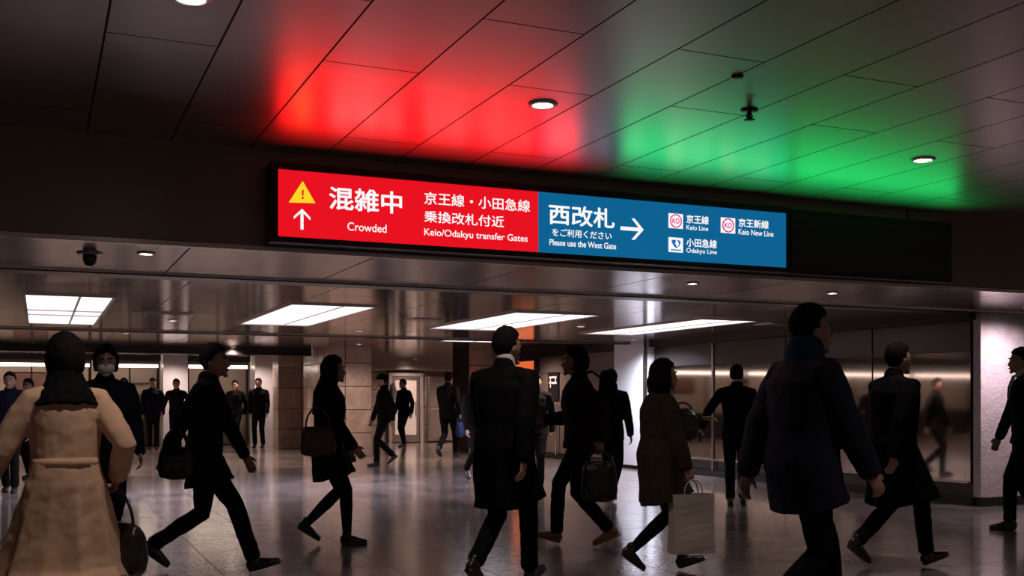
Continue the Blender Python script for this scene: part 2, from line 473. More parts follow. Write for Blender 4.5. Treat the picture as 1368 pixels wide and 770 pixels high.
# ------------------------------------------------------------------ ceiling light panels
M_TROF = mat('white_troffer_frame', (0.7, 0.65, 0.66), 0.35)
def light_panel(x0, x1, y0, y1, z, lab, split):
    t = thing('ceiling_light_panel', lab, 'ceiling light', (x0, y0, z), group='recessed ceiling light panels')
    w, l = x1 - x0, y1 - y0
    b = 0.035
    MB().box(-b, 0, -b, l + b, -0.018, 0.0).box(w, w + b, -b, l + b, -0.018, 0.0).box(0, w, -b, 0, -0.018, 0.0).box(0, w, l, l + b, -0.018, 0.0).build('frame', M_CHROME, t)
    MB().box(0, w, 0, l, -0.01, -0.003).build('diffuser', M_PANEL, t)
    for q in split:
        MB().box(0, w, l * q - 0.03, l * q + 0.03, -0.022, -0.01).build('cross_bar', M_TROF, t)
    MB().box(w * .62 - 0.012, w * .62 + 0.012, 0, l, -0.018, -0.01).build('divider', M_TROF, t)
    return t
light_panel(-0.12, 0.68, 11.5, 15.7, ZC, 'white recessed light panel with a cross bar, beside the dark ceiling vent', (0.45, 0.62))
light_panel(2.5, 3.42, 11.5, 14.8, ZC, 'sharp wedge-shaped white light panel above the wide stone pillar', (0.97,))
light_panel(5.15, 6.25, 11.5, 14.6, ZC, 'long white ceiling light panel above the man in the white collar', (0.98,))
light_panel(7.75, 8.6, 11.5, 14.8, ZC, 'white ceiling light panel close to the mirrored side wall', (0.97,))
light_panel(7.3, 8.4, 17.9, 20.0, ZF, 'light panel beyond the second black beam, in front of the rear doors', (0.5,))
light_panel(-3.0, -2.1, 11.5, 15.5, ZC, 'light panel just outside the view over the dark crowd', (0.5,))

# ------------------------------------------------------------------ ceiling fittings
M_RING = mat('white_downlight_ring', (0.7, 0.62, 0.58), 0.35)
def downlight(x, y, z, r, lab, power=DOWN_W, spread=110, col=(1, .84, .76)):
    t = thing('downlight', lab, 'downlight', (x, y, z), group='round recessed downlights')
    MB().lathe((0, 0, 0), [(r * .78, -0.002), (r * .82, -0.012), (r, -0.014), (r * 1.16, -0.006), (r * 1.18, 0.0)]).build('trim_ring', M_RING, t, smooth=True)
    MB().lathe((0, 0, 0), [(r * .8, -0.004), (r * .6, -0.008), (r * .2, -0.010)]).build('lens', M_LENS, t, smooth=True)
    if power:
        L = bpy.data.lights.new('downlight_beam', 'SPOT')
        L.energy, L.spot_size, L.spot_blend, L.color, L.shadow_soft_size = power, math.radians(spread), 0.9, col, 0.05
        lo = bpy.data.objects.new('downlight_beam', L)
        COL.objects.link(lo)
        lo.parent = t
        lo.location = (0, 0, -0.03)
    return t
def ceil_xy(u, v, z):
    d = (z - CAMH) * FPX / (HV - v)
    p = at_depth(u, d)
    return p.x, p.y
for (u, v, z, r, lab, w) in (
    (725, 139, Z1, 0.075, 'glowing round downlight in the red part of the brown ceiling', 55),
    (1233, 213, Z1, 0.075, 'glowing round downlight in the green part of the brown ceiling', 55),
    (255, -4, Z1, 0.075, 'round downlight at the very top of the brown ceiling, cut by the frame', 70),
    (195, 338, Z2, 0.055, 'small downlight in the brown soffit beside the dome camera', 10),
    (925, 378, Z2, 0.05, 'small dim downlight in the soffit below the blue half of the sign', 3),
    (1112, 391, Z2, 0.05, 'small dim downlight in the soffit between the sign and the pale pillar', 3),
    ):
    x, y = ceil_xy(u, v, z)
    downlight(x, y, z, r, lab, w)
for (x, y, lab) in ((-0.9, 2.4, 'added downlight outside the view, over the beige trench coat'), (4.2, 2.6, 'added downlight outside the view, over the navy jacket')):
    downlight(x, y, Z1, 0.075, lab, 60)  # lamps added out of view to light the nearest people
downlight(10.3, 8.7, Z2, 0.07, 'bright downlight in the soffit close against the pale stone pillar', 130, 165, (1, .84, .9))
downlight(9.4, 16.0, ZC, 0.05, 'cool downlight washing the white lit pillar on the side wall', 650, 160, (.82, .86, 1))
for (x, y, z, w, lab) in ((1.6, 14.6, ZC, 60, 'small downlight between the cross-barred and the wedge-shaped light panel'), (4.4, 15.6, ZC, 60, 'added small downlight between the wedge-shaped and the long light panel'),
                          (7.0, 13.4, ZC, 60, 'added small downlight between the long light panel and the one by the mirrored wall'), (1.4, 20.0, ZF, 70, 'added small downlight in the far bay, over the picture shop'),
                          (3.4, 21.2, ZF, 70, 'added small downlight in the far bay, short of the wide stone pillar'), (9.2, 20.6, ZF, 80, 'added small downlight in the far bay, close before the dark wall panels'),
                          (0.0, 25.6, ZF, 80, 'added small downlight before the shop fronts near the white pillar'), (4.0, 24.5, ZF, 80, 'added small downlight well before the two walking men in suits'), (11.3, 27.5, ZF, 80, 'added small downlight over the steel cabinet by the glazed door'),
                          (3.2, 28.6, ZF, 26, 'added small downlight brightening the white pillar in the shop row'), (5.3, 28.4, ZF, 26, 'added small downlight brightening the white pillar near the wide stone pillar'), (6.2, 22.0, ZF, 30, 'added small downlight brightening the face of the wide stone pillar'),
                          (9.9, 29.2, ZF, 22, 'added small downlight brightening the frame of the glazed door'),
                          (-1.6, 26.5, ZF, 80, 'added small downlight at the end of the row, before the picture shop'), (-6, 22, ZF, 120, 'added downlight outside the view, seen only in the mirrored wall'), (-10, 26, ZF, 120, 'far added lamp outside the view, seen only in the mirrored wall')):
    downlight(x, y, z, 0.05, lab, w * (8.0 if y < 16 and x < 5 else 5.0), 150, (.84, .80, 1) if y < 16 and x < 5 else (1, .74, .63))  # all of these lamps are added to brighten the hall

x, y = ceil_xy(120, 338, Z2)
t = thing('dome_camera', 'small dark dome camera under the brown soffit', 'security camera', (x, y, Z2))
MB().lathe((0, 0, 0), [(0.06, -0.016), (0.085, -0.012), (0.09, 0.0)]).build('base', M_STEEL, t, smooth=True)
MB().lathe((0, 0, 0), [(0.012, -0.098), (0.032, -0.088), (0.045, -0.065), (0.048, -0.04), (0.048, -0.012)]).build('dome', mat('smoked_dome', (0.02, 0.02, 0.02), 0.1), t, smooth=True)
x, y = ceil_xy(1001, 147, Z1)
t = thing('sprinkler_head', 'small black sprinkler head in the green part of the ceiling', 'sprinkler', (x, y, Z1))
MB().lathe((0, 0, 0), [(0.03, -0.012), (0.05, -0.008), (0.052, 0.0)]).build('escutcheon', M_DARK, t, smooth=True)
MB().lathe((0, 0, 0), [(0.012, -0.05), (0.014, -0.03), (0.012, -0.01)]).build('nozzle', M_DARK, t, smooth=True)
MB().lathe((0, 0, 0), [(0.03, -0.062), (0.034, -0.058), (0.01, -0.052), (0.008, -0.046)]).build('deflector', M_DARK, t, smooth=True)
fr = MB()
for s in (-1, 1):
    fr.loft([(s * .012, 0, -0.02), (s * .026, 0, -0.035), (s * .008, 0, -0.056)], [.004] * 3, n=8)
fr.build('yoke', M_DARK, t, smooth=True)
x, y = ceil_xy(985, 102, Z1)
tag(MB().lathe((x, y, Z1), [(0.012, -0.012), (0.03, -0.01), (0.034, 0.0)]).build('ceiling_plug', M_DARK, smooth=True), 'tiny black round plug in the ceiling above the sprinkler', 'ceiling plug')
x, y = ceil_xy(238, 418, ZC)
t = thing('ceiling_vent', 'long dark slot vent in the polished ceiling beside the cross-barred light panel', 'vent', (1.35, 13.3, ZC))
MB().box(-.35, .35, 0, .03, -0.014, 0).box(-.35, .35, .17, .2, -0.014, 0).box(-.35, -.32, .03, .17, -0.014, 0).box(.32, .35, .03, .17, -0.014, 0).build('frame', M_CHROME, t)
MB().box(-.32, .32, .03, .17, -0.008, -0.002).build('slot', M_DARK, t)
x, y = ceil_xy(890, 250, ZC)
for (x, y, lab) in ((4.6, 13.2, 'small square steel hatch in the ceiling between the wedge-shaped and the long light panel'), (9.3, 12.0, 'small square steel hatch in the ceiling beside the mirrored wall')):
    t = thing('ceiling_hatch', lab, 'ceiling hatch', (x, y, ZC))
    MB().box(-.22, .22, -.22, .22, -0.01, 0).build('rim', M_CHROME, t, bevel=.004)
    MB().box(-.19, .19, -.19, .19, -0.014, -0.01).build('lid', M_SOFF, t)

# ------------------------------------------------------------------ the LED sign
YS = 7.3
sign = thing('led_sign', 'long lit sign with a red Crowded half and a blue West Gate half', 'sign', (0, 0, 0))
SX0, SX1, SZ0, SZ1 = 1.488, 5.764, 2.368, 2.828
XM = on_plane(719, 300, YS)[0]
hb = MB().box(SX0 - .05, SX1 + .03, YS + .012, YF, SZ0 - .04, SZ1 + .05)
hb.build('housing', M_DARK, sign, bevel=.006)
bz = MB().box(SX0 - .05, SX0, YS - .012, YS + .012, SZ0 - .04, SZ1 + .05).box(SX1, SX1 + .03, YS - .012, YS + .012, SZ0 - .04, SZ1 + .05).box(SX0, SX1, YS - .012, YS + .012, SZ1, SZ1 + .05).box(SX0, SX1, YS - .012, YS + .012, SZ0 - .04, SZ0)
bz.build('bezel', M_DARK, sign)
MB().box(SX0, XM, YS, YS + .012, SZ0, SZ1).build('red_screen', emis('sign_red', lin(233, 18, 32), 1.0), sign)
MB().box(XM, SX1, YS, YS + .012, SZ0, SZ1).build('blue_screen', emis('sign_blue', lin(14, 98, 146), 1.0), sign)
M_SW = emis('sign_white', (0.96, 0.96, 0.97, 1), 1.0)
M_SY = emis('sign_yellow', lin(252, 214, 40), 1.0)
M_SR = emis('sign_mark_red', lin(225, 25, 35), 1.0)
M_SP = emis('sign_magenta', lin(226, 20, 128), 1.0)
M_SB = emis('sign_logo_blue', lin(30, 110, 185), 1.0)
def px(u, v):
    return on_plane(u, v, YS)
def text_mesh(body, thick):
    c = bpy.data.curves.new('lettering', 'FONT')
    c.body, c.size = body, 1.0
    o = bpy.data.objects.new('lettering_source', c)
    COL.objects.link(o)
    bpy.context.view_layer.update()
    dg = bpy.context.evaluated_depsgraph_get()
    me = bpy.data.meshes.new_from_object(o.evaluated_get(dg))
    bpy.data.objects.remove(o)
    if thick:
        # heavier strokes: the same glyphs set again a hair to each side
        vs = [v.co.copy() for v in me.vertices]
        fs = [tuple(p.vertices) for p in me.polygons]
        V, Fc = [], []
        for k in range(9):
            a = k * math.pi / 4
            dx, dy = (0, 0) if k == 8 else (thick * math.cos(a), thick * math.sin(a))
            n0 = len(V)
            V += [(v.x + dx, v.y + dy, k * 2e-5) for v in vs]
            Fc += [tuple(i + n0 for i in f) for f in fs]
        me = bpy.data.meshes.new('lettering')
        me.from_pydata(V, [], Fc)
    return me
def lettering(body, u0, u1, top, bot, thick=0.012, m=None, name='lettering', y=YS, lab=None):
    """top / bot: pixel rows of the first and last glyph's top and bottom edge: ((l, r), (l, r))"""
    me = text_mesh(body, thick)
    co = np.array([v.co[:] for v in me.vertices])
    lo, hi = co.min(0), co.max(0)
    x0, zt0 = px(u0, top[0]); _, zb0 = px(u0, bot[0])
    x1, zt1 = px(u1, top[1]); _, zb1 = px(u1, bot[1])
    zt, zb = (zt0 + zt1) / 2, (zb0 + zb1) / 2
    for v in me.vertices:
        fx = (v.co.x - lo[0]) / (hi[0] - lo[0])
        fz = (v.co.y - lo[1]) / (hi[1] - lo[1])
        v.co = (x0 + fx * (x1 - x0), y - 0.003 - v.co.z, zb + fz * (zt - zb))
    me.materials.clear()
    me.materials.append(m or M_SW)
    o = bpy.data.objects.new(name, me)
    COL.objects.link(o)
    o.parent = sign
    return o
lettering('混雑中', 439.5, 537, (250, 255.5), (280.5, 286), 0.02)
lettering('Crowded', 464, 516.3, (298, 299.5), (308.8, 310.8), 0.008)
lettering('京王線・小田急線', 566.6, 707.9, (256.5, 267.4), (273, 283.9), 0.012)
lettering('乗換改札付近', 566.6, 673.2, (281.8, 288.8), (297, 304.4), 0.012)
lettering('Keio/Odakyu transfer Gates', 566.6, 704.7, (306.3, 313.5), (317.4, 326), 0.01)
lettering('西改札', 733, 820.8, (272.3, 279), (300.6, 305.3), 0.02)
lettering('をご利用ください', 737.4, 816.7, (305.8, 309.8), (316.4, 320), 0.014)
lettering('Please use the West Gate', 733.8, 822.8, (320.5, 324.2), (328.6, 332.8), 0.016)
lettering('京王線', 916.7, 946.6, (287.2, 288.8), (298.8, 300.2), 0.022)
lettering('Keio Line', 916.7, 945.9, (301.2, 302.6), (307.2, 308.8), 0.014)
lettering('京王新線', 986.3, 1026.7, (292.6, 294.2), (303.8, 305.8), 0.022)
lettering('Keio New Line', 986.3, 1033, (306.6, 308.6), (314, 316.2), 0.014)
lettering('小田急線', 916.7, 957.4, (318.8, 320.2), (330.2, 332), 0.02)
lettering('Odakyu Line', 916.7, 957.4, (332, 333.6), (339.6, 341.6), 0.014)
def poly_px(pts, m, name, y=YS - .004, th=.003):
    return MB().prism([px(*p) for p in pts], y, y + th).build(name, m, sign)
tri = poly_px([(404.2, 242), (421.3, 271.8), (385.6, 270.7)], M_SY, 'warning_triangle')
ex = MB().prism([px(402.9, 254.2), px(405.6, 254.3), px(405.3, 261.8), px(403.1, 261.7)], YS - .007, YS - .004).prism([px(402.8, 263.2), px(405.5, 263.3), px(405.5, 266.2), px(402.8, 266.1)], YS - .007, YS - .004)
ex.build('exclamation_mark', M_SR, sign)
def arrow(cx, cz, s, ang, name):
    """chevron-headed arrow; points +x before rotation; s = half length"""
    w = 0.14 * s
    out = MB()
    R = Matrix.Rotation(ang, 2)
    def pr(pts):
        out.prism([(cx + (R @ Vector(q)).x, cz + (R @ Vector(q)).y) for q in pts], YS - .004, YS - .001)
    pr([(-s, -w), (s * .80, -w), (s * .80, w), (-s, w)])
    k = w * 1.5
    pr([(s, 0), (s - .78 * s, .80 * s), (s - .78 * s - k * 1.3, .80 * s), (s - k * 1.45, 0)])
    pr([(s, 0), (s - k * 1.45, 0), (s - .78 * s - k * 1.3, -.80 * s), (s - .78 * s, -.80 * s)])
    return out.build(name, M_SW, sign)
ax, az = px(403.4, 293)
arrow(ax, az, abs(px(403.4, 279)[1] - px(403.4, 306.8)[1]) / 2, math.pi / 2, 'up_arrow')
ax, az = px(844.3, 306.2)
arrow(ax, az, (px(859.7, 306)[0] - px(829, 306)[0]) / 2, 0.0, 'side_arrow')
def logo_square(u0, u1, v0, v1):
    x0, zt = px(u0, v0); x1, zb = px(u1, v1)
    zt = (zt + px(u1, v0 + .8)[1]) / 2
    zb = (px(u0, v1 - .8)[1] + zb) / 2
    return (x0 + x1) / 2, (zt + zb) / 2, (x1 - x0) / 2, (zt - zb) / 2
def ring_logo(u0, u1, v0, v1, tu):
    cx, cz, hx, hz = logo_square(u0, u1, v0, v1)
    q = MB().prism([(cx - hx, cz - hz), (cx + hx, cz - hz), (cx + hx, cz + hz), (cx - hx, cz + hz)], YS - .004, YS - .001).build('line_logo', M_SW, sign)
    g = MB()
    N = 28
    for i in range(N):
        a0, a1 = 2 * math.pi * i / N, 2 * math.pi * (i + 1) / N
        g.prism([(cx + hx * f * math.cos(a), cz + hx * f * math.sin(a)) for f, a in ((.82, a0), (.82, a1), (.68, a1), (.68, a0))], YS - .007, YS - .004)
    g.build('ring', M_SP, q)
    me = text_mesh('KO', 0.03)
    co = np.array([v.co[:] for v in me.vertices]); lo, hi = co.min(0), co.max(0)
    for v in me.vertices:
        v.co = (cx + hx * 1.0 * ((v.co.x - lo[0]) / (hi[0] - lo[0]) - .5), YS - .006, cz + hx * .62 * ((v.co.y - lo[1]) / (hi[1] - lo[1]) - .5))
    me.materials.clear(); me.materials.append(M_SP)
    o = bpy.data.objects.new('letters', me); COL.objects.link(o); o.parent = q
ring_logo(892.9, 912.1, 285.3, 305.8, 0)
ring_logo(962.7, 981.9, 290.9, 312.2, 0)
cx, cz, hx, hz = logo_square(892.9, 912.1, 317.3, 337.7)
q = MB().prism([(cx - hx, cz - hz), (cx + hx, cz - hz), (cx + hx, cz + hz), (cx - hx, cz + hz)], YS - .004, YS - .001).build('line_logo', M_SW, sign)
sw = lambda pts: [(cx + hx * a, cz + hz * b) for a, b in pts]
MB().prism(sw([(-.62, .62), (-.1, .72), (.0, .5), (-.12, .15), (.05, -.1), (.2, -.4), (0, -.42), (-.3, -.15), (-.5, .2)]), YS - .007, YS - .004).build('blue_curve', M_SB, q)
MB().prism(sw([(.05, .72), (.6, .6), (.62, .2), (.4, -.2), (.22, -.38), (.38, 0), (.42, .3), (.28, .5)]), YS - .007, YS - .004).build('blue_curve', M_SB, q)
MB().prism(sw([(-.7, -.62), (.7, -.62), (.7, -.78), (-.7, -.78)]), YS - .007, YS - .004).build('caption', M_SB, q)

# added lamps tint the ceiling red and green; sign and black panel carry them
def added_glow(name, x0, x1, z0, z1, col, watt, parent, tilt=50, spread=124):
    for z in (z0 + .25 * (z1 - z0), z0 + .72 * (z1 - z0)):
        L = bpy.data.lights.new(name, 'AREA')
        L.shape, L.size, L.size_y, L.energy, L.color, L.spread = 'RECTANGLE', x1 - x0, .14, watt / 2, col, math.radians(spread)
        o = bpy.data.objects.new(name, L)
        COL.objects.link(o)
        o.parent = parent
        o.location = Vector(((x0 + x1) / 2, YS - .075, z)) - parent.location
        dv = Vector((0, -math.cos(math.radians(tilt)), math.sin(math.radians(tilt))))
        xa, za = Vector((1, 0, 0)), -dv
        o.rotation_euler = Matrix((xa, za.cross(xa), za)).transposed().to_euler()
dk = thing('added_black_panel', 'added black panel on the fascia beyond the blue end of the sign, carrying the green glow lamps', 'added panel', (SX1 + .05, YS, SZ0 - .04))  # panel invented to carry the green glow past the sign
MB().box(0, 1.86, .03, YF - YS - .002, 0, SZ1 - SZ0 + .09).build('housing', M_DARK, dk, bevel=.006)
MB().box(.03, 1.83, .022, .03, .04, SZ1 - SZ0 + .04).build('panel_face', mat('added_panel_black', (.006, .006, .007), .3), dk)
added_glow('added_red_glow', SX0, 3.74, SZ0, SZ1, (1.0, 0.006, 0.008), RED_W, sign, 48, 108)
added_glow('added_green_glow', 4.14, SX1, SZ0, SZ1, (0.02, 1.0, 0.21), GREEN_W * .42, sign)
added_glow('added_green_glow', 5.8, 7.62, SZ0, SZ1, (0.02, 1.0, 0.21), GREEN_W * .58, dk)

# ------------------------------------------------------------------ people
SKIN = mat('skin', (0.42, 0.25, 0.18), 0.5, vary=0.08, scale=8)
SKIN2 = mat('skin_tanned', (0.36, 0.2, 0.14), 0.5, vary=0.08, scale=8)
HAIR = mat('black_hair', (0.010, 0.008, 0.008), 0.8, vary=0.4, scale=30, bump=0.2, spec=0.08, stretch=(6, 6, 1))
HAIR_B = mat('dark_brown_hair', (0.022, 0.014, 0.01), 0.8, vary=0.4, scale=30, bump=0.2, spec=0.08, stretch=(6, 6, 1))
EYEW = mat('eye', (0.5, 0.46, 0.42), 0.2)
def cloth(name, c, rough=0.85, bump=0.25):
    return mat(name, c, rough, vary=0.22, scale=14, bump=bump, spec=0.06)
BLACK = cloth('black_wool', (0.007, 0.0065, 0.007))
BLACK2 = cloth('black_suiting', (0.009, 0.008, 0.009))
NAVY = cloth('dark_navy_cloth', (0.009, 0.010, 0.019))
NAVY_J = cloth('slate_navy_jacket', (0.016, 0.016, 0.031), 0.7)
GREY = cloth('charcoal_cloth', (0.03, 0.027, 0.027))
OLIVE = cloth('dark_olive_wool', (0.045, 0.037, 0.028))
BROWN = cloth('dark_brown_cloth', (0.032, 0.02, 0.014))
BEIGE_C = cloth('beige_trench_cotton', (0.62, 0.40, 0.27), 0.75, 0.15)
WHITE_S = cloth('white_shirt', (0.6, 0.55, 0.54))
BLUE_S = cloth('blue_scarf', (0.018, 0.04, 0.085))
LEATHER = mat('black_leather', (0.012, 0.01, 0.01), 0.3, vary=0.2)
TAN = mat('tan_leather', (0.20, 0.075, 0.028), 0.45, vary=0.2, scale=10)
BROWN_L = mat('brown_leather', (0.075, 0.032, 0.018), 0.4, vary=0.2)
MASKM = cloth('white_face_mask', (0.78, 0.74, 0.8))
BAGW = mat('white_paper_bag', (0.52, 0.45, 0.39), 0.6, vary=0.06, scale=3)
BLUE_B = cloth('blue_nylon', (0.02, 0.035, 0.12), 0.5)

def ik(a, b, l1, l2, pole):
    d = b - a
    L = min(d.length, (l1 + l2) * 0.999)
    dn = d.normalized()
    b = a + dn * L
    x = (l1 * l1 - l2 * l2 + L * L) / (2 * L)
    h = math.sqrt(max(0, l1 * l1 - x * x))
    p = pole - dn * pole.dot(dn)
    p.normalize()
    return a + dn * x + p * h, b

def hand(mb, w, d, nrm, curl, thick=1.0):
    """palm, four unequal fingers, thumb; nrm = the way the palm faces, thumb on the th side"""
    d = d.normalized()
    nrm = (nrm - d * nrm.dot(d)).normalized()
    return d, nrm

def person(name, label, u, d, H, heading, front='L', stride=0.6, lean=3, female=False, top=BLACK, hem=0.78, flare=0.0, sleeve=True,
           bottom=BLACK, slim=1.0, tights=False, hair='short', hair_m=HAIR, skin=SKIN, shoe=LEATHER, hands=None, curl=None, look=0.0, nod=0.0,
           vox=0.009, shirt=None, scarf=None, mask=False, belt=False, face=True, bulk=1.0, lift=0.11, back_detail=False, girth=1.0, coat_name='coat', folds=0.018, place=None, group=None):
    pos = at_depth(u, d) if place is None else Vector(place)
    hd = math.radians(heading)
    fw = FWD * math.cos(hd) + RGT * math.sin(hd)
    root = thing(name, label, 'person', pos, math.atan2(-fw.x, fw.y), group)
    S = H / 1.72
    sh = (0.165 if female else 0.19)
    hipx = 0.085
    W = girth
    # ---- legs: where the two ankles are
    sf = 1 if front == 'R' else -1            # which side is in front; right = +x
    st = stride
    ank = {sf: (Vector((sf * .075, st * .5, .095 + (.02 if st > .45 else 0))), (0.28 if st > .45 else 0.0)),
           -sf: (Vector((-sf * .075, -st * .5, .095 + (lift if st > .25 else 0))), (-0.62 * min(1, lift / .11) if st > .25 else 0.0))}
    drop = 0.0
    for s, (a, pt) in ank.items():
        hz = 0.905
        need = 0.838
        dx, dy = a.x - s * hipx, a.y
        while dx * dx + dy * dy + (hz - drop - a.z) ** 2 > need * need and drop < .2:
            drop += .005
    pz = 0.93 - drop
    ln = math.radians(lean)
    def T(p):
        v = Vector(p) - Vector((0, 0, .93))
        c_, s_ = math.cos(ln), math.sin(ln)
        return Vector((v.x, v.y * c_ + v.z * s_, pz + v.z * c_ - v.y * s_))
    hips = {s: Vector((s * hipx, 0, .905 - drop)) for s in (1, -1)}
    leg = {}
    for s in (1, -1):
        k, e = ik(hips[s], ank[s][0], .43, .415, Vector((0, 1, 0.05)))
        leg[s] = (hips[s], k, e, ank[s][1])
    # ---- arms
    arm = {}
    for s in (1, -1):
        shp = T((s * sh, -.01, 1.385))
        tgt = (hands or {}).get('R' if s == 1 else 'L')
        if tgt is None:
            sw = (-s * sf) * min(.24, st * .42)
            tgt = shp + Vector((s * .045, sw + .03, -.535 + abs(sw) * .12))
        else:
            tgt = T(tgt)
        e, w = ik(shp, tgt, .285, .26, Vector((s * .35, -1, -.1)))
        arm[s] = (shp, e, w)
    def sc(v): return v * S
    def lf(mb, pts, rad, **kw):
        mb.loft([sc(Vector(p)) for p in pts], [tuple(r * S for r in (q if isinstance(q, tuple) else (q, q))) for q in rad], **kw)
    # ---- the body
    B = MB()
    fem = .93 if female else 1.0
    lf(B, [T((0, 0, .90)), T((0, .0, .98)), T((0, .008, 1.10)), T((0, .01, 1.25)), T((0, 0, 1.36)), T((0, -.012, 1.43)), T((0, -.012, 1.47))],
       [(.155, .105), (.16, .105), (.135 * fem, .092), (.155 * fem, .105), (.165 * fem, .098), (.11, .075), (.06, .06)], n=20)
    lf(B, [T((0, -.015, 1.42)), T((0, -.005, 1.50)), T((0, .008, 1.56))], [.062, .053, .055], n=14)
    hc = T((0, .022, 1.605))
    HM = Matrix.Rotation(-math.radians(look), 3, 'Z') @ Matrix.Rotation(-math.radians(nod), 3, 'X')
    def headfn(dv):
        x, y, z = dv.x * .076, dv.y * .096, dv.z * .116
        if dv.z < 0:
            t = -dv.z
            x *= 1 - .36 * t ** 1.4
            if dv.y < 0: y *= 1 - .45 * t
            else: y += .012 * t
        elif dv.y > .4 and dv.z < .4:
            y -= .004
        return Vector((x, y, z)) * S
    B.ball(sc(hc), (1, 1, 1), HM, headfn, 24, 18)
    def hp(p): return sc(hc) + HM @ (Vector(p) * S)
    # nose, brow, lips, ears
    B.loft([hp((0, .086, .02)), hp((0, .098, -.012)), hp((0, .108, -.03)), hp((0, .094, -.038))], [.008 * S, .011 * S, .015 * S, .010 * S], n=8)
    B.loft([hp((-.045, .078, .027)), hp((0, .092, .025)), hp((.045, .078, .027))], [.010 * S] * 3, n=8, side=(0, 0, 1))
    B.loft([hp((-.022, .088, -.064)), hp((0, .097, -.063)), hp((.022, .088, -.064))], [(.010 * S, .007 * S)] * 3, n=8, side=(0, 0, 1))
    B.loft([hp((-.02, .082, -.1)), hp((.02, .082, -.1))], [.016 * S] * 2, n=8, side=(0, 0, 1))
    for s in (1, -1):
        B.ball(hp((s * .077, -.006, -.008)), (.010 * S, .02 * S, .032 * S), HM, None, 10, 8)
        shp, e, w = arm[s]
        lf(B, [T((s * sh * .4, -.012, 1.40)), shp, shp.lerp(e, .3), shp.lerp(e, .75), e, e.lerp(w, .3), e.lerp(w, .8), w],
           [.06, .058, .05, .041, .039, .040, .029, .026], n=12, side=(0, 1, 0))
        fd = (w - e).normalized()
        # hands: palm turned in, thumb forward
        inn = Vector((-s, 0, 0))
        th = Vector((0, 1, 0.15))
        th = (th - fd * th.dot(fd))
        if th.length < .2: th = Vector((0, 0, 1)) - fd * fd.z
        th.normalize()
        nr = fd.cross(th).normalized()
        if nr.dot(inn) < 0: nr = -nr
        cu = (curl or {}).get('R' if s == 1 else 'L', .38)
        lf(B, [w + fd * .005, w + fd * .04, w + fd * .085], [(.026, .018), (.036, .015), (.037, .012)], side=th, n=12)
        for off, ln_, a0 in ((.029, .070, .0), (.010, .080, .03), (-.009, .074, .06), (-.027, .058, .1)):
            p0 = w + fd * .082 + th * off
            pts, dd = [p0], fd
            ang = a0
            for seg in (.42, .33, .25):
                ang += cu
                dd = fd * math.cos(ang) + nr * math.sin(ang) + th * off * .6
                pts.append(pts[-1] + dd.normalized() * ln_ * seg)
            lf(B, pts, [.0095, .009, .0082, .007], n=8, side=th)
        p0 = w + fd * .022 + th * .024
        p1 = p0 + (fd * .7 + th * .65 + nr * .25).normalized() * .04
        p2 = p1 + (fd * .9 + th * .25 + nr * (.3 + cu * .5)).normalized() * .028
        lf(B, [p0, p1, p2], [.013, .0105, .008], n=8)
        h, k, a, pt = leg[s]
        lf(B, [h + Vector((0, 0, .03)), h.lerp(k, .25), h.lerp(k, .7), k, k.lerp(a, .3), k.lerp(a, .75), a], [.078, .075, .058, .048, .048, .034, .031], n=12)
        R = Matrix.Rotation(pt, 3, 'X')
        lf(B, [a + R @ Vector((0, -.03, -.045)), a + R @ Vector((0, .06, -.05)), a + R @ Vector((0, .15, -.066))], [(.03, .032), (.036, .03), (.032, .018)], n=10)
    B.build('body', skin, root, remesh=max(.006, vox), smooth_it=2)
    # ---- eyes, eyebrows
    if face:
        for s in (1, -1):
            MB().ball(hp((s * .032, .082, .004)), (.013 * S, .009 * S, .007 * S), HM, None, 10, 8).build('eye', EYEW, root, smooth=True)
            MB().ball(hp((s * .032, .0895, .003)), (.006 * S, .004 * S, .006 * S), HM, None, 8, 6).build('iris', HAIR, root, smooth=True)
            MB().loft([hp((s * .015, .101, .031)), hp((s * .034, .097, .035)), hp((s * .05, .084, .031))], [.005 * S] * 3, n=6).build('eyebrow', HAIR, root, smooth=True)
        MB().loft([hp((-.02, .096, -.065)), hp((0, .105, -.064)), hp((.02, .096, -.065))], [.0045 * S] * 3, n=6).build('lips', mat('lips', (0.25, 0.10, 0.085), 0.45), root, smooth=True)
    # ---- hair
    Hr = MB()
    vol = {'short': 1.15, 'bob': 1.22, 'long': 1.17, 'crop': 1.1, 'bun': 1.15, 'cap': 1.12, 'full': 1.26}[hair]
    def hairfn(dv):
        up = max(0.0, min(1.0, (dv.z + .25) / .8))
        full = hair in ('bob', 'long', 'full')
        k = vol if full else 1.035 + (vol - 1.035) * up
        p = Vector((dv.x * .080, dv.y * .1, dv.z * .119)) * k
        if dv.z < 0 and not full:
            t = -dv.z
            p.x *= 1 - .34 * t ** 1.4
            p.y *= 1 - .42 * t
        nn = noise.noise(Vector((dv.x * 5, dv.y * 5, dv.z * 3)) + Vector((u, 0, 0))) + .6 * noise.noise(Vector((dv.x * 11, dv.y * 11, dv.z * 7)) + Vector((0, u, 0)))
        p *= 1 + .055 * nn * (.3 + .7 * up)
        hairline = .62 - .3 * abs(dv.x) + .1 * nn
        low = -.78 if dv.y < -.25 else (-.35 if dv.y < .12 else -.02)
        if full: low = -.6
        if (dv.y > .36 and dv.z < hairline) or dv.z < low:
            p = Vector((dv.x * .055, dv.y * .06, dv.z * .09))
        return p * S
    Hr.ball(sc(hc) + HM @ Vector((0, -.008 * S, .008 * S)), (1, 1, 1), HM, hairfn, 32, 22)
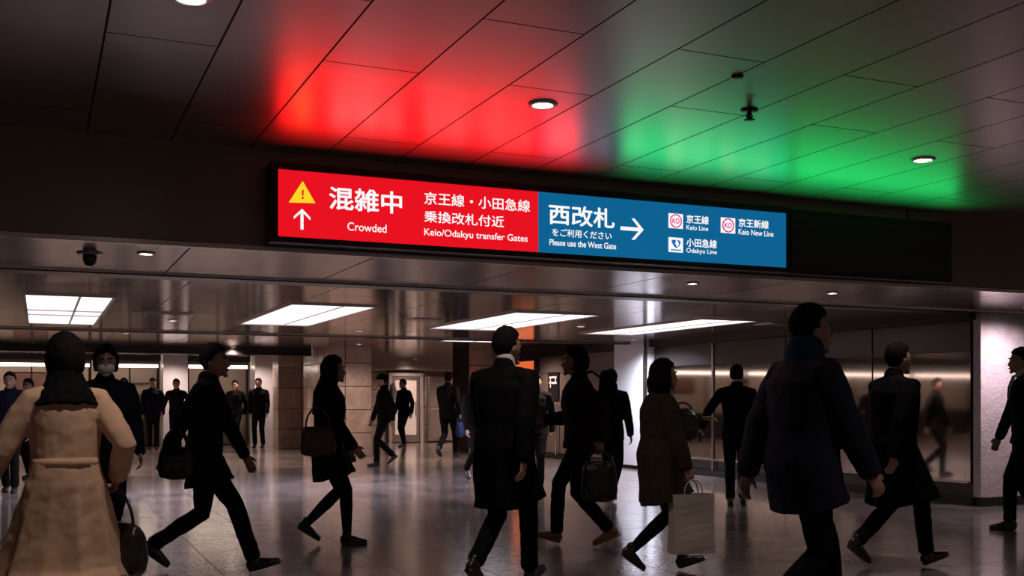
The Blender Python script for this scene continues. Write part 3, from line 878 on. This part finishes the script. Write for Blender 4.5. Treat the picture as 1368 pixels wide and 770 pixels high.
    if hair == 'bob':
        for s in (1, -1):
            Hr.loft([hp((s * .062, -.01, .05)), hp((s * .086, -.01, -.05)), hp((s * .088, -.012, -.13))], [(.035 * S, .062 * S), (.034 * S, .068 * S), (.026 * S, .06 * S)], n=12)
        Hr.loft([hp((0, -.06, .05)), hp((0, -.085, -.05)), hp((0, -.085, -.13))], [(.08 * S, .05 * S), (.095 * S, .05 * S), (.09 * S, .04 * S)], n=14)
    if hair == 'long':
        Hr.loft([hp((0, -.05, .03)), hp((0, -.085, -.1)), sc(T((0, -.115, 1.38))), sc(T((0, -.13, 1.2)))], [(.085 * S, .05 * S), (.10 * S, .05 * S), (.12 * S, .04 * S), (.07 * S, .022 * S)], n=16)
        for s in (1, -1):
            Hr.loft([hp((s * .07, -.01, .04)), hp((s * .088, -.01, -.1)), sc(T((s * .105, .03, 1.36)))], [(.03 * S, .055 * S), (.03 * S, .055 * S), (.03 * S, .03 * S)], n=10)
    if hair == 'bun':
        Hr.loft([hp((0, -.07, .02)), hp((0, -.085, -.07)), hp((0, -.075, -.12))], [(.07 * S, .04 * S), (.075 * S, .035 * S), (.05 * S, .03 * S)], n=12)
    Hr.build('hair', hair_m, root, remesh=max(.008, vox), smooth_it=3, rough_noise=(.006, .03))
    if hair == 'cap':
        K = MB()
        K.ball(hp((0, -.004, .03)), (1, 1, 1), HM, lambda dv: Vector((dv.x * .094, dv.y * .112, (dv.z * .108 if dv.z > -.1 else -.011))) * S, 24, 14)
        K.loft([hp((0, .07, .03)), hp((0, .12, .028)), hp((0, .16, .018))], [(.075 * S, .008 * S), (.07 * S, .006 * S), (.05 * S, .004 * S)], n=14)
        K.build('cap', top, root, remesh=max(.006, vox * .8))
    # ---- trousers / tights
    Tr = MB()
    w1 = slim * (.92 if tights else 1.0)
    lf(Tr, [Vector((0, 0, .86 - drop)), T((0, 0, .95)), T((0, 0, 1.04))], [(.165, .115), (.17, .118), (.15, .105)], n=18)
    for s in (1, -1):
        h, k, a, pt = leg[s]
        kk = k
        lf(Tr, [h + Vector((0, 0, .02)), h.lerp(k, .3), h.lerp(k, .75), kk, k.lerp(a, .35), k.lerp(a, .8), k.lerp(a, 1.0 if tights else .97)],
           [.092 * w1, .09 * w1, .074 * w1, .066 * w1, .064 * w1, .05 * w1 if tights else .058 * w1, .043 * w1 if tights else .06 * w1], n=14)
    Tr.build('tights' if tights else 'trousers', bottom, root, remesh=vox, smooth_it=3, rough_noise=(.014 if not tights else .004, .07))
    # ---- shoes
    for s in (1, -1):
        h, k, a, pt = leg[s]
        R = Matrix.Rotation(pt, 3, 'X')
        Q = MB()
        q = lambda y, z: a + R @ Vector((0, y, z))
        lf(Q, [q(-.045, -.05), q(.0, -.043), q(.06, -.053), q(.12, -.062), q(.17, -.068)], [(.032, .042), (.036, .05), (.04, .04), (.044, .03), (.034, .023)], n=14)
        lf(Q, [a + Vector((0, 0, .03)), q(-.005, -.03)], [.042, .044], n=12)
        lf(Q, [q(-.05, -.084), q(.02, -.088), q(.12, -.088), q(.18, -.086)], [(.036, .01), (.037, .009), (.046, .009), (.036, .009)], n=12)
        Q.build('shoe', shoe, root, remesh=max(.006, vox * .8), smooth_it=2)
    # ---- coat or jacket
    J = MB()
    bk = bulk
    pts = [T((0, 0, .95)), T((0, .006, 1.08)), T((0, .01, 1.24)), T((0, .0, 1.35)), T((0, -.012, 1.425)), T((0, -.012, 1.475))]
    rad = [(.185 * bk * W, .135 * bk * W), (.165 * fem * bk * W, .125 * bk * W), (.185 * fem * bk, .135 * bk), (.19 * fem * bk, .125 * bk), (.125 * bk, .092 * bk), (.072, .07)]
    if hem > .9:
        pts, rad = pts[0 if hem < 1.0 else 1:], rad[0 if hem < 1.0 else 1:]
    else:
        low, lrad = [], []
        z = hem
        while z < .91:
            cs = []
            for s in (1, -1):
                h, k, a, pt = leg[s]
                zz = z - drop
                if zz > k.z: f = (h.z - zz) / max(.01, h.z - k.z); cs.append(h.lerp(k, max(0, f)))
                else: f = (k.z - zz) / max(.01, k.z - a.z); cs.append(k.lerp(a, min(1, f)))
            cy = (cs[0].y + cs[1].y) / 2
            rr = abs(cs[0].y - cs[1].y) / 2
            fl = flare * max(0, (.95 - z)) / .4
            low.append(Vector((0, cy * .7, z - drop)))
            lrad.append(((.185 + fl) * bk * W, (.125 + fl * .8) * bk * W + rr * .75))
            z += .1
        pts, rad = low + pts, lrad + rad
    J.loft([sc(p) for p in pts], [(a * S, b * S) for a, b in rad], n=22, flat_start=True)
    if flare:
        for v in J.v:
            low_ = .97 * S - v.z - drop * S
            if low_ > 0:
                r_ = Vector((v.x, v.y, 0))
                v += r_.normalized() * (.03 * S * min(1, low_ / (.45 * S)) * math.sin(9 * math.atan2(v.y, v.x) + 1.3 * math.sin(v.z * 3)))
    for s in (1, -1):
        shp, e, w = arm[s]
        wend = w.lerp(e, .02) if sleeve else e.lerp(w, .05)
        P_ = [T((s * sh * .35, -.012, 1.405)), shp, shp.lerp(e, .3), shp.lerp(e, .8), e, e.lerp(w, .4)]
        R_ = [.072, .067 * bk, .067 * bk, .060 * bk, .059 * bk, .055 * bk]
        if sleeve:
            P_.append(wend); R_.append(.047 * bk)
        lf(J, P_, R_, n=14, side=(0, 1, 0))
    # collar
    lf(J, [T((0, -.012, 1.44)), T((0, -.014, 1.50))], [(.078, .078), (.07, .072)], n=16)
    J.build(coat_name, top, root, remesh=vox, smooth_it=4, rough_noise=(folds, .12))
    if shirt:
        # shirt front and collar showing in the neck opening
        N = MB()
        lf(N, [T((0, .0, 1.475)), T((0, .002, 1.535))], [(.07, .075), (.062, .066)], n=16)
        N.loft([sc(T((0, .085, 1.475))), sc(T((0, .128, 1.38))), sc(T((0, .148, 1.26)))], [(.045 * S, .012 * S), (.032 * S, .012 * S), (.006 * S, .006 * S)], n=10)
        N.build('shirt', shirt, root, remesh=max(.006, vox * .7))
        MB().loft([sc(T((0, .10, 1.47))), sc(T((0, .143, 1.37))), sc(T((0, .158, 1.27)))], [(.014 * S, .006 * S), (.018 * S, .006 * S), (.008 * S, .004 * S)], n=8).build('necktie', BLACK2, root, smooth=True)
    if scarf:
        N = MB()
        N.loft([sc(T((0, -.012, 1.43))), sc(T((0, -.008, 1.49))), sc(T((0, .0, 1.54)))], [(.105 * S, .10 * S), (.1 * S, .1 * S), (.085 * S, .09 * S)], n=18)
        if female:
            N.loft([sc(T((0, -.02, 1.36))), sc(T((0, -.016, 1.42))), sc(T((0, -.01, 1.48)))], [(.185 * S, .135 * S), (.15 * S, .12 * S), (.1 * S, .1 * S)], n=20, flat_start=True)
        N.build('scarf', scarf, root, remesh=max(.007, vox), rough_noise=(.02, .04))
    if mask:
        MB().ball(hp((0, .047, -.046)), (.068 * S, .070 * S, .05 * S), HM, None, 20, 14).build('face_mask', MASKM, root, smooth=True)
    if belt:
        N = MB()
        N.loft([sc(T((0, .006, 1.035))), sc(T((0, .006, 1.085)))], [(.170 * fem * bk * W * S, .132 * bk * W * S)] * 2, n=28, cap=False)
        N.build('belt', top, root, smooth=True)
    root_info = dict(root=root, S=S, T=T, arm=arm, leg=leg, drop=drop)
    root_info['W'] = lambda p: Matrix.Translation(root.location) @ Matrix.Rotation(root.rotation_euler.z, 4, 'Z') @ (Vector(p) * S)
    return root_info

def hand_world(P, side, out=.09):
    shp, e, w = P['arm'][1 if side == 'R' else -1]
    return P['W'](w + (w - e).normalized() * out)

def bag(name, label, cat, P, side, m, w, h, t, strap, rz=0.0, drop=0.0, handles=1, out=.1, taper=.85, at=None):
    """a soft bag hung from a hand (or from a given point), body + handle parts"""
    g = hand_world(P, side, out) if at is None else Vector(at)
    ang = P['root'].rotation_euler.z + rz
    b = thing(name, label, cat, (g.x, g.y, g.z - strap - h), ang)
    B = MB()
    B.loft([(0, 0, 0.02), (0, 0, h * .3), (0, 0, h * .75), (0, 0, h - .02)], [(t * .42, w * .47), (t * .5, w * .5), (t * .42, w * .5 * (taper + .1)), (t * .2, w * .5 * taper)], side=(1, 0, 0), n=24, power=.5)
    B.build('body', m, b, remesh=.008, smooth_it=3, rough_noise=(.012, .06))
    for k in range(handles):
        x = (k - (handles - 1) / 2) * t * .5
        pts = [(x, w * .5 * taper * .8 * math.cos(math.pi * i / 12), h - .03 + (strap + .03) * (1 - abs(1 - i / 6) ** 1.6)) for i in range(13)]
        MB().loft(pts, [.008] * 13, n=8).build('handle', m, b, smooth=True)
    return b

def paper_bag(name, label, cat, P, side, m, w, h, t, strap):
    g = hand_world(P, side, .1)
    b = thing(name, label, cat, (g.x, g.y, g.z - strap - h), P['root'].rotation_euler.z)
    V = MB()
    n = 8
    for i in range(n + 1):
        z = h * i / n
        q = 1 - .04 * math.sin(math.pi * i / n)
        for (x, y) in ((-t / 2, -w / 2), (0, -w / 2 * (.97 - .1 * i / n)), (t / 2, -w / 2), (t / 2 * (1 + .12 * math.sin(i)), 0), (t / 2, w / 2), (0, w / 2 * (.97 - .1 * i / n)), (-t / 2, w / 2), (-t / 2 * (1 + .12 * math.cos(i * 1.7)), 0)):
            V.v.append(Vector((x * (1 - .35 * i / n), y * q, z)))
    for i in range(n):
        for k in range(8):
            V.f.append((i * 8 + k, i * 8 + (k + 1) % 8, (i + 1) * 8 + (k + 1) % 8, (i + 1) * 8 + k))
    V.f.append(tuple(range(7, -1, -1)))
    o = V.build('body', m, b)
    so = o.modifiers.new('paper', 'SOLIDIFY'); so.thickness = .004
    for s in (1, -1):
        pts = [(s * t * .3, w * .22 * math.cos(math.pi * i / 12), h - .02 + (strap + .02) * (1 - abs(1 - i / 6) ** 2.2)) for i in range(13)]
        MB().loft(pts, [.005] * 13, n=8).build('handle', m, b, smooth=True)
    return b

# ------------------------------------------------------------------ the crowd
# the woman in beige
p1 = person('person', 'woman in belted beige trench coat and black scarf seen from behind, handbag on arm', 88, 5.05, 1.545, -30, front='L', stride=.5, female=True,
            top=BEIGE_C, hem=.42, flare=.10, bottom=BLACK, tights=True, hair='full', scarf=BLACK, belt=True, vox=.008, bulk=1.08, coat_name='trench_coat', folds=.016,
            hands={'R': (.27, .06, .98), 'L': (-.36, .20, .96)}, curl={'R': .8}, look=-10)
p2 = person('person', 'person in a dark jacket and white face mask behind the beige trench coat', 140, 8.3, 1.65, 150, front='R', stride=.4, top=NAVY, hem=.74, mask=True, look=10, hair='full')
bag('handbag', 'dark leather handbag hanging from the arm of the beige trench coat', 'handbag', p1, 'R', LEATHER, .40, .26, .15, .16, rz=.5)
# walking man in black with a bag
p3 = person('person', 'man in a black coat striding with a black briefcase bag, dark hair', 272, 7.75, 1.69, 88, front='R', stride=.76, lean=5, top=BLACK, hem=.70, vox=.008, hair='short', skin=SKIN2,
            hands={'L': (-.26, .26, .90), 'R': (.24, -.22, .86)}, curl={'R': .9}, look=5)
bag('shoulder_bag', 'black soft bag in the hand of the striding man in black', 'bag', p3, 'R', LEATHER, .25, .23, .11, .12, handles=2, at=p3['W'](p3['T']((.24, -.15, 1.10))))
# long haired woman
p4 = person('person', 'woman with long black hair in a black knee-length coat, walking past the stone pillar', 437, 9.25, 1.62, 80, front='R', stride=.36, female=True, top=BLACK, hem=.62, flare=.05,
            tights=True, hair='long', vox=.008, lift=.10, bulk=1.1, hands={'R': (.22, .24, .92)}, look=0)
w = p4['W'](p4['T']((-.30, -.02, 1.18)))
bag('shoulder_bag', 'dark brown shoulder bag at the hip of the long-haired woman', 'bag', p4, 'L', BROWN_L, .30, .26, .10, .16, at=p4['W'](p4['T']((.265, -.10, 1.27))), handles=2)
# tall man in the white collar
p5 = person('person', 'tall man in a long black coat with a white collar showing at his neck', 672, 7.05, 1.72, 28, front='R', stride=.48, top=BLACK, hem=.58, flare=.03, vox=.008, shirt=WHITE_S, bulk=1.14, look=20, hair='short')
# backpack man in tan boots
p6 = person('person', 'man in a dark brown jacket and tan boots carrying a black backpack', 778, 9.15, 1.69, -85, front='R', stride=.46, lean=4, top=BROWN, hem=.84, bottom=BLACK, shoe=TAN, hair='full', hair_m=HAIR_B, vox=.008, skin=SKIN2, bulk=1.18, lift=.07,
            hands={'L': (-.25, -.16, .93), 'R': (.2, .32, 1.12)}, look=-6)
# woman with the shopping bag
p7 = person('person', 'woman with bobbed black hair in a dark olive coat carrying a white shopping bag', 878, 7.75, 1.53, 78, front='L', stride=.48, female=True, top=OLIVE, hem=.60, flare=.03, tights=True, hair='bob', vox=.008, bulk=1.22,
            hands={'R': (.24, .17, .865), 'L': (-.16, .42, 1.27)}, curl={'R': .95}, look=12)
# man in the suit, seen from behind
p8 = person('person', 'man in a black suit seen from behind, holding a small wallet at his side', 984, 12.7, 1.66, 12, front='R', stride=.18, top=BLACK2, hem=.80, hands={'L': (-.42, .10, .96)}, curl={'L': .7}, shirt=WHITE_S)
# big man in navy
p9 = person('person', 'tall broad man in a slate navy jacket and blue scarf, close beside the black-coated man', 1070, 5.4, 1.72, 72, front='L', stride=.5, top=NAVY_J, hem=.72, scarf=BLUE_S, bottom=BLACK, vox=.008, bulk=1.26, girth=1.0, hair='short', look=8, skin=SKIN2)
p10 = person('person', 'man in a long black coat walking between the navy jacket and the mirrored wall', 1192, 8.0, 1.67, 70, front='R', stride=.52, top=BLACK, hem=.52, flare=.05, vox=.008, bulk=1.18, hair='short')
# man cut by the frame at the pale pillar
p11 = person('person', 'man in black suit and polished shoes passing close by the pale stone pillar', 1372, 10.3, 1.74, -80, front='L', stride=.35, top=BLACK2, hem=.80, vox=.008, lift=.05, shirt=WHITE_S)
# standing group far back
F = dict(vox=.011, face=True)
G = None
person('person', 'person in a grey-blue jacket with a satchel strap standing in front of the white pillar', 204, 27.0, 1.80, 160, stride=.1, top=NAVY, hem=.78, **F)
person('person', 'person in black with arms held away, between the grey-blue jacket and the striding man', 236, 26.3, 1.76, 175, stride=.1, top=BLACK, hem=.86, hands={'R': (.34, .02, .95), 'L': (-.30, .02, .95)}, **F)
person('person', 'man in an open black jacket and dark red shirt, walking beside the suited man', 315, 28.2, 1.76, 185, front='L', stride=.22, top=BLACK, hem=.84, shirt=cloth('dark_red_shirt', (.10, .02, .018)), **F)
person('person', 'man in a buttoned black suit walking straight at us beside the open jacket', 346, 28.2, 1.82, 180, front='R', stride=.22, top=BLACK, hem=.80, shirt=None, **F)
p12 = person('person', 'man in a flat cap with a pale bag on his shoulder by the stone pillar', 514, 20.3, 1.74, -110, front='L', stride=.34, top=BLACK, hem=.84, hair='cap', **F)
p13 = person('person', 'man in black standing in front of the lit glazed door', 540, 28.6, 1.80, -140, front='L', stride=.16, top=BLACK, hem=.80, **F)
p14 = person('person', 'man in a black jacket seen from behind near the steel cabinet, holding a blue bag', 598, 23.2, 1.84, 20, front='R', stride=.55, top=BLACK, hem=.82, hair='short', hands={'R': (.27, .0, .90)}, curl={'R': .9}, **F)
person('person', 'short-haired person in black half hidden behind the tall white-collared man', 634, 16.5, 1.60, 150, stride=.3, top=BLACK, hem=.8, **F)
person('person', 'person in black in front of the orange shop opening', 716, 15.0, 1.62, 185, stride=.3, top=BLACK2, hem=.8, **F)
person('person', 'person in a dark jacket behind the masked person, near the shop front', 166, 20.5, 1.66, 170, stride=.2, top=NAVY, hem=.82, **F)
person('person', 'person in a shiny black padded jacket at the edge of the crowd', 14, 14.5, 1.62, 165, stride=.2, top=NAVY, hem=.86, bulk=1.3, folds=.04, **F)
person('person', 'person in black beside the padded jacket, below the framed picture', 40, 17.0, 1.58, 190, stride=.2, top=BLACK, hem=.8, bulk=1.15, **F)
person('person', 'person in black behind the backpack of the man in tan boots', 815, 13.2, 1.62, 20, stride=.3, top=NAVY, hem=.8, **F)

# things they carry
b = paper_bag('shopping_bag', 'white paper shopping bag held by the woman with bobbed hair', 'bag', p7, 'R', BAGW, .31, .42, .14, .10)
g = p7['W'](p7['T']((.04, .19, 1.24)))
bag('handbag', 'black handbag hugged against the chest of the olive coat', 'handbag', p7, 'L', LEATHER, .21, .24, .11, .035, at=(g.x, g.y, g.z + .14))
bp_at = p6['W'](p6['T']((0, -.235, 1.10)))
bp = thing('backpack', 'black backpack on the back of the man in tan boots', 'backpack', bp_at, p6['root'].rotation_euler.z)
MB().loft([(0, 0, 0), (0, -.01, .12), (0, 0, .28), (0, .02, .38)], [(.13, .075), (.15, .09), (.14, .08), (.1, .05)], n=20, power=.7).build('body', BLACK2, bp, remesh=.008, rough_noise=(.012, .06))
MB().loft([(0, -.07, .04), (0, -.085, .18)], [(.1, .03), (.1, .03)], n=16, power=.6).build('pocket', BLACK2, bp, smooth=True)
for s in (1, -1):
    MB().loft([(s * .1, .05, .34), (s * .11, .14, .40), (s * .115, .27, .36), (s * .13, .34, .2), (s * .15, .2, .06), (s * .12, .05, .03)], [(.022, .008)] * 6, n=8).build('strap', BLACK2, bp, smooth=True)
bag('tote_bag', 'dark bag hanging behind the man in tan boots', 'bag', p6, 'L', LEATHER, .30, .34, .1, .08, handles=2)
bag('tote_bag', 'blue nylon bag carried by the man near the steel cabinet', 'bag', p14, 'R', BLUE_B, .36, .32, .14, .08, handles=2)
ph = hand_world(p8, 'L', .11)
wl = thing('wallet', 'small dark wallet held out by the man in the black suit', 'wallet', ph, p8['root'].rotation_euler.z)
MB().box(-.012, .012, -.05, .05, -.1, .03).build('cover', LEATHER, wl, bevel=.004)
MB().box(-.009, .009, -.047, .051, -.097, .031).build('cards', M_PALE, wl)
pb = p12['W'](p12['T']((.0, -.17, 1.26)))
sb = thing('sling_bag', 'pale bag slung on the shoulder of the man in the flat cap', 'bag', pb, p12['root'].rotation_euler.z)
MB().loft([(0, 0, 0), (0, -.01, .14), (0, 0, .26)], [(.1, .05), (.12, .06), (.09, .04)], n=16, power=.6).build('body', BAGW, sb, remesh=.009)
MB().loft([(.08, .03, .24), (.1, .12, .3), (.09, .26, .2)], [(.015, .006)] * 3, n=8).build('strap', BAGW, sb, smooth=True)
st = p4
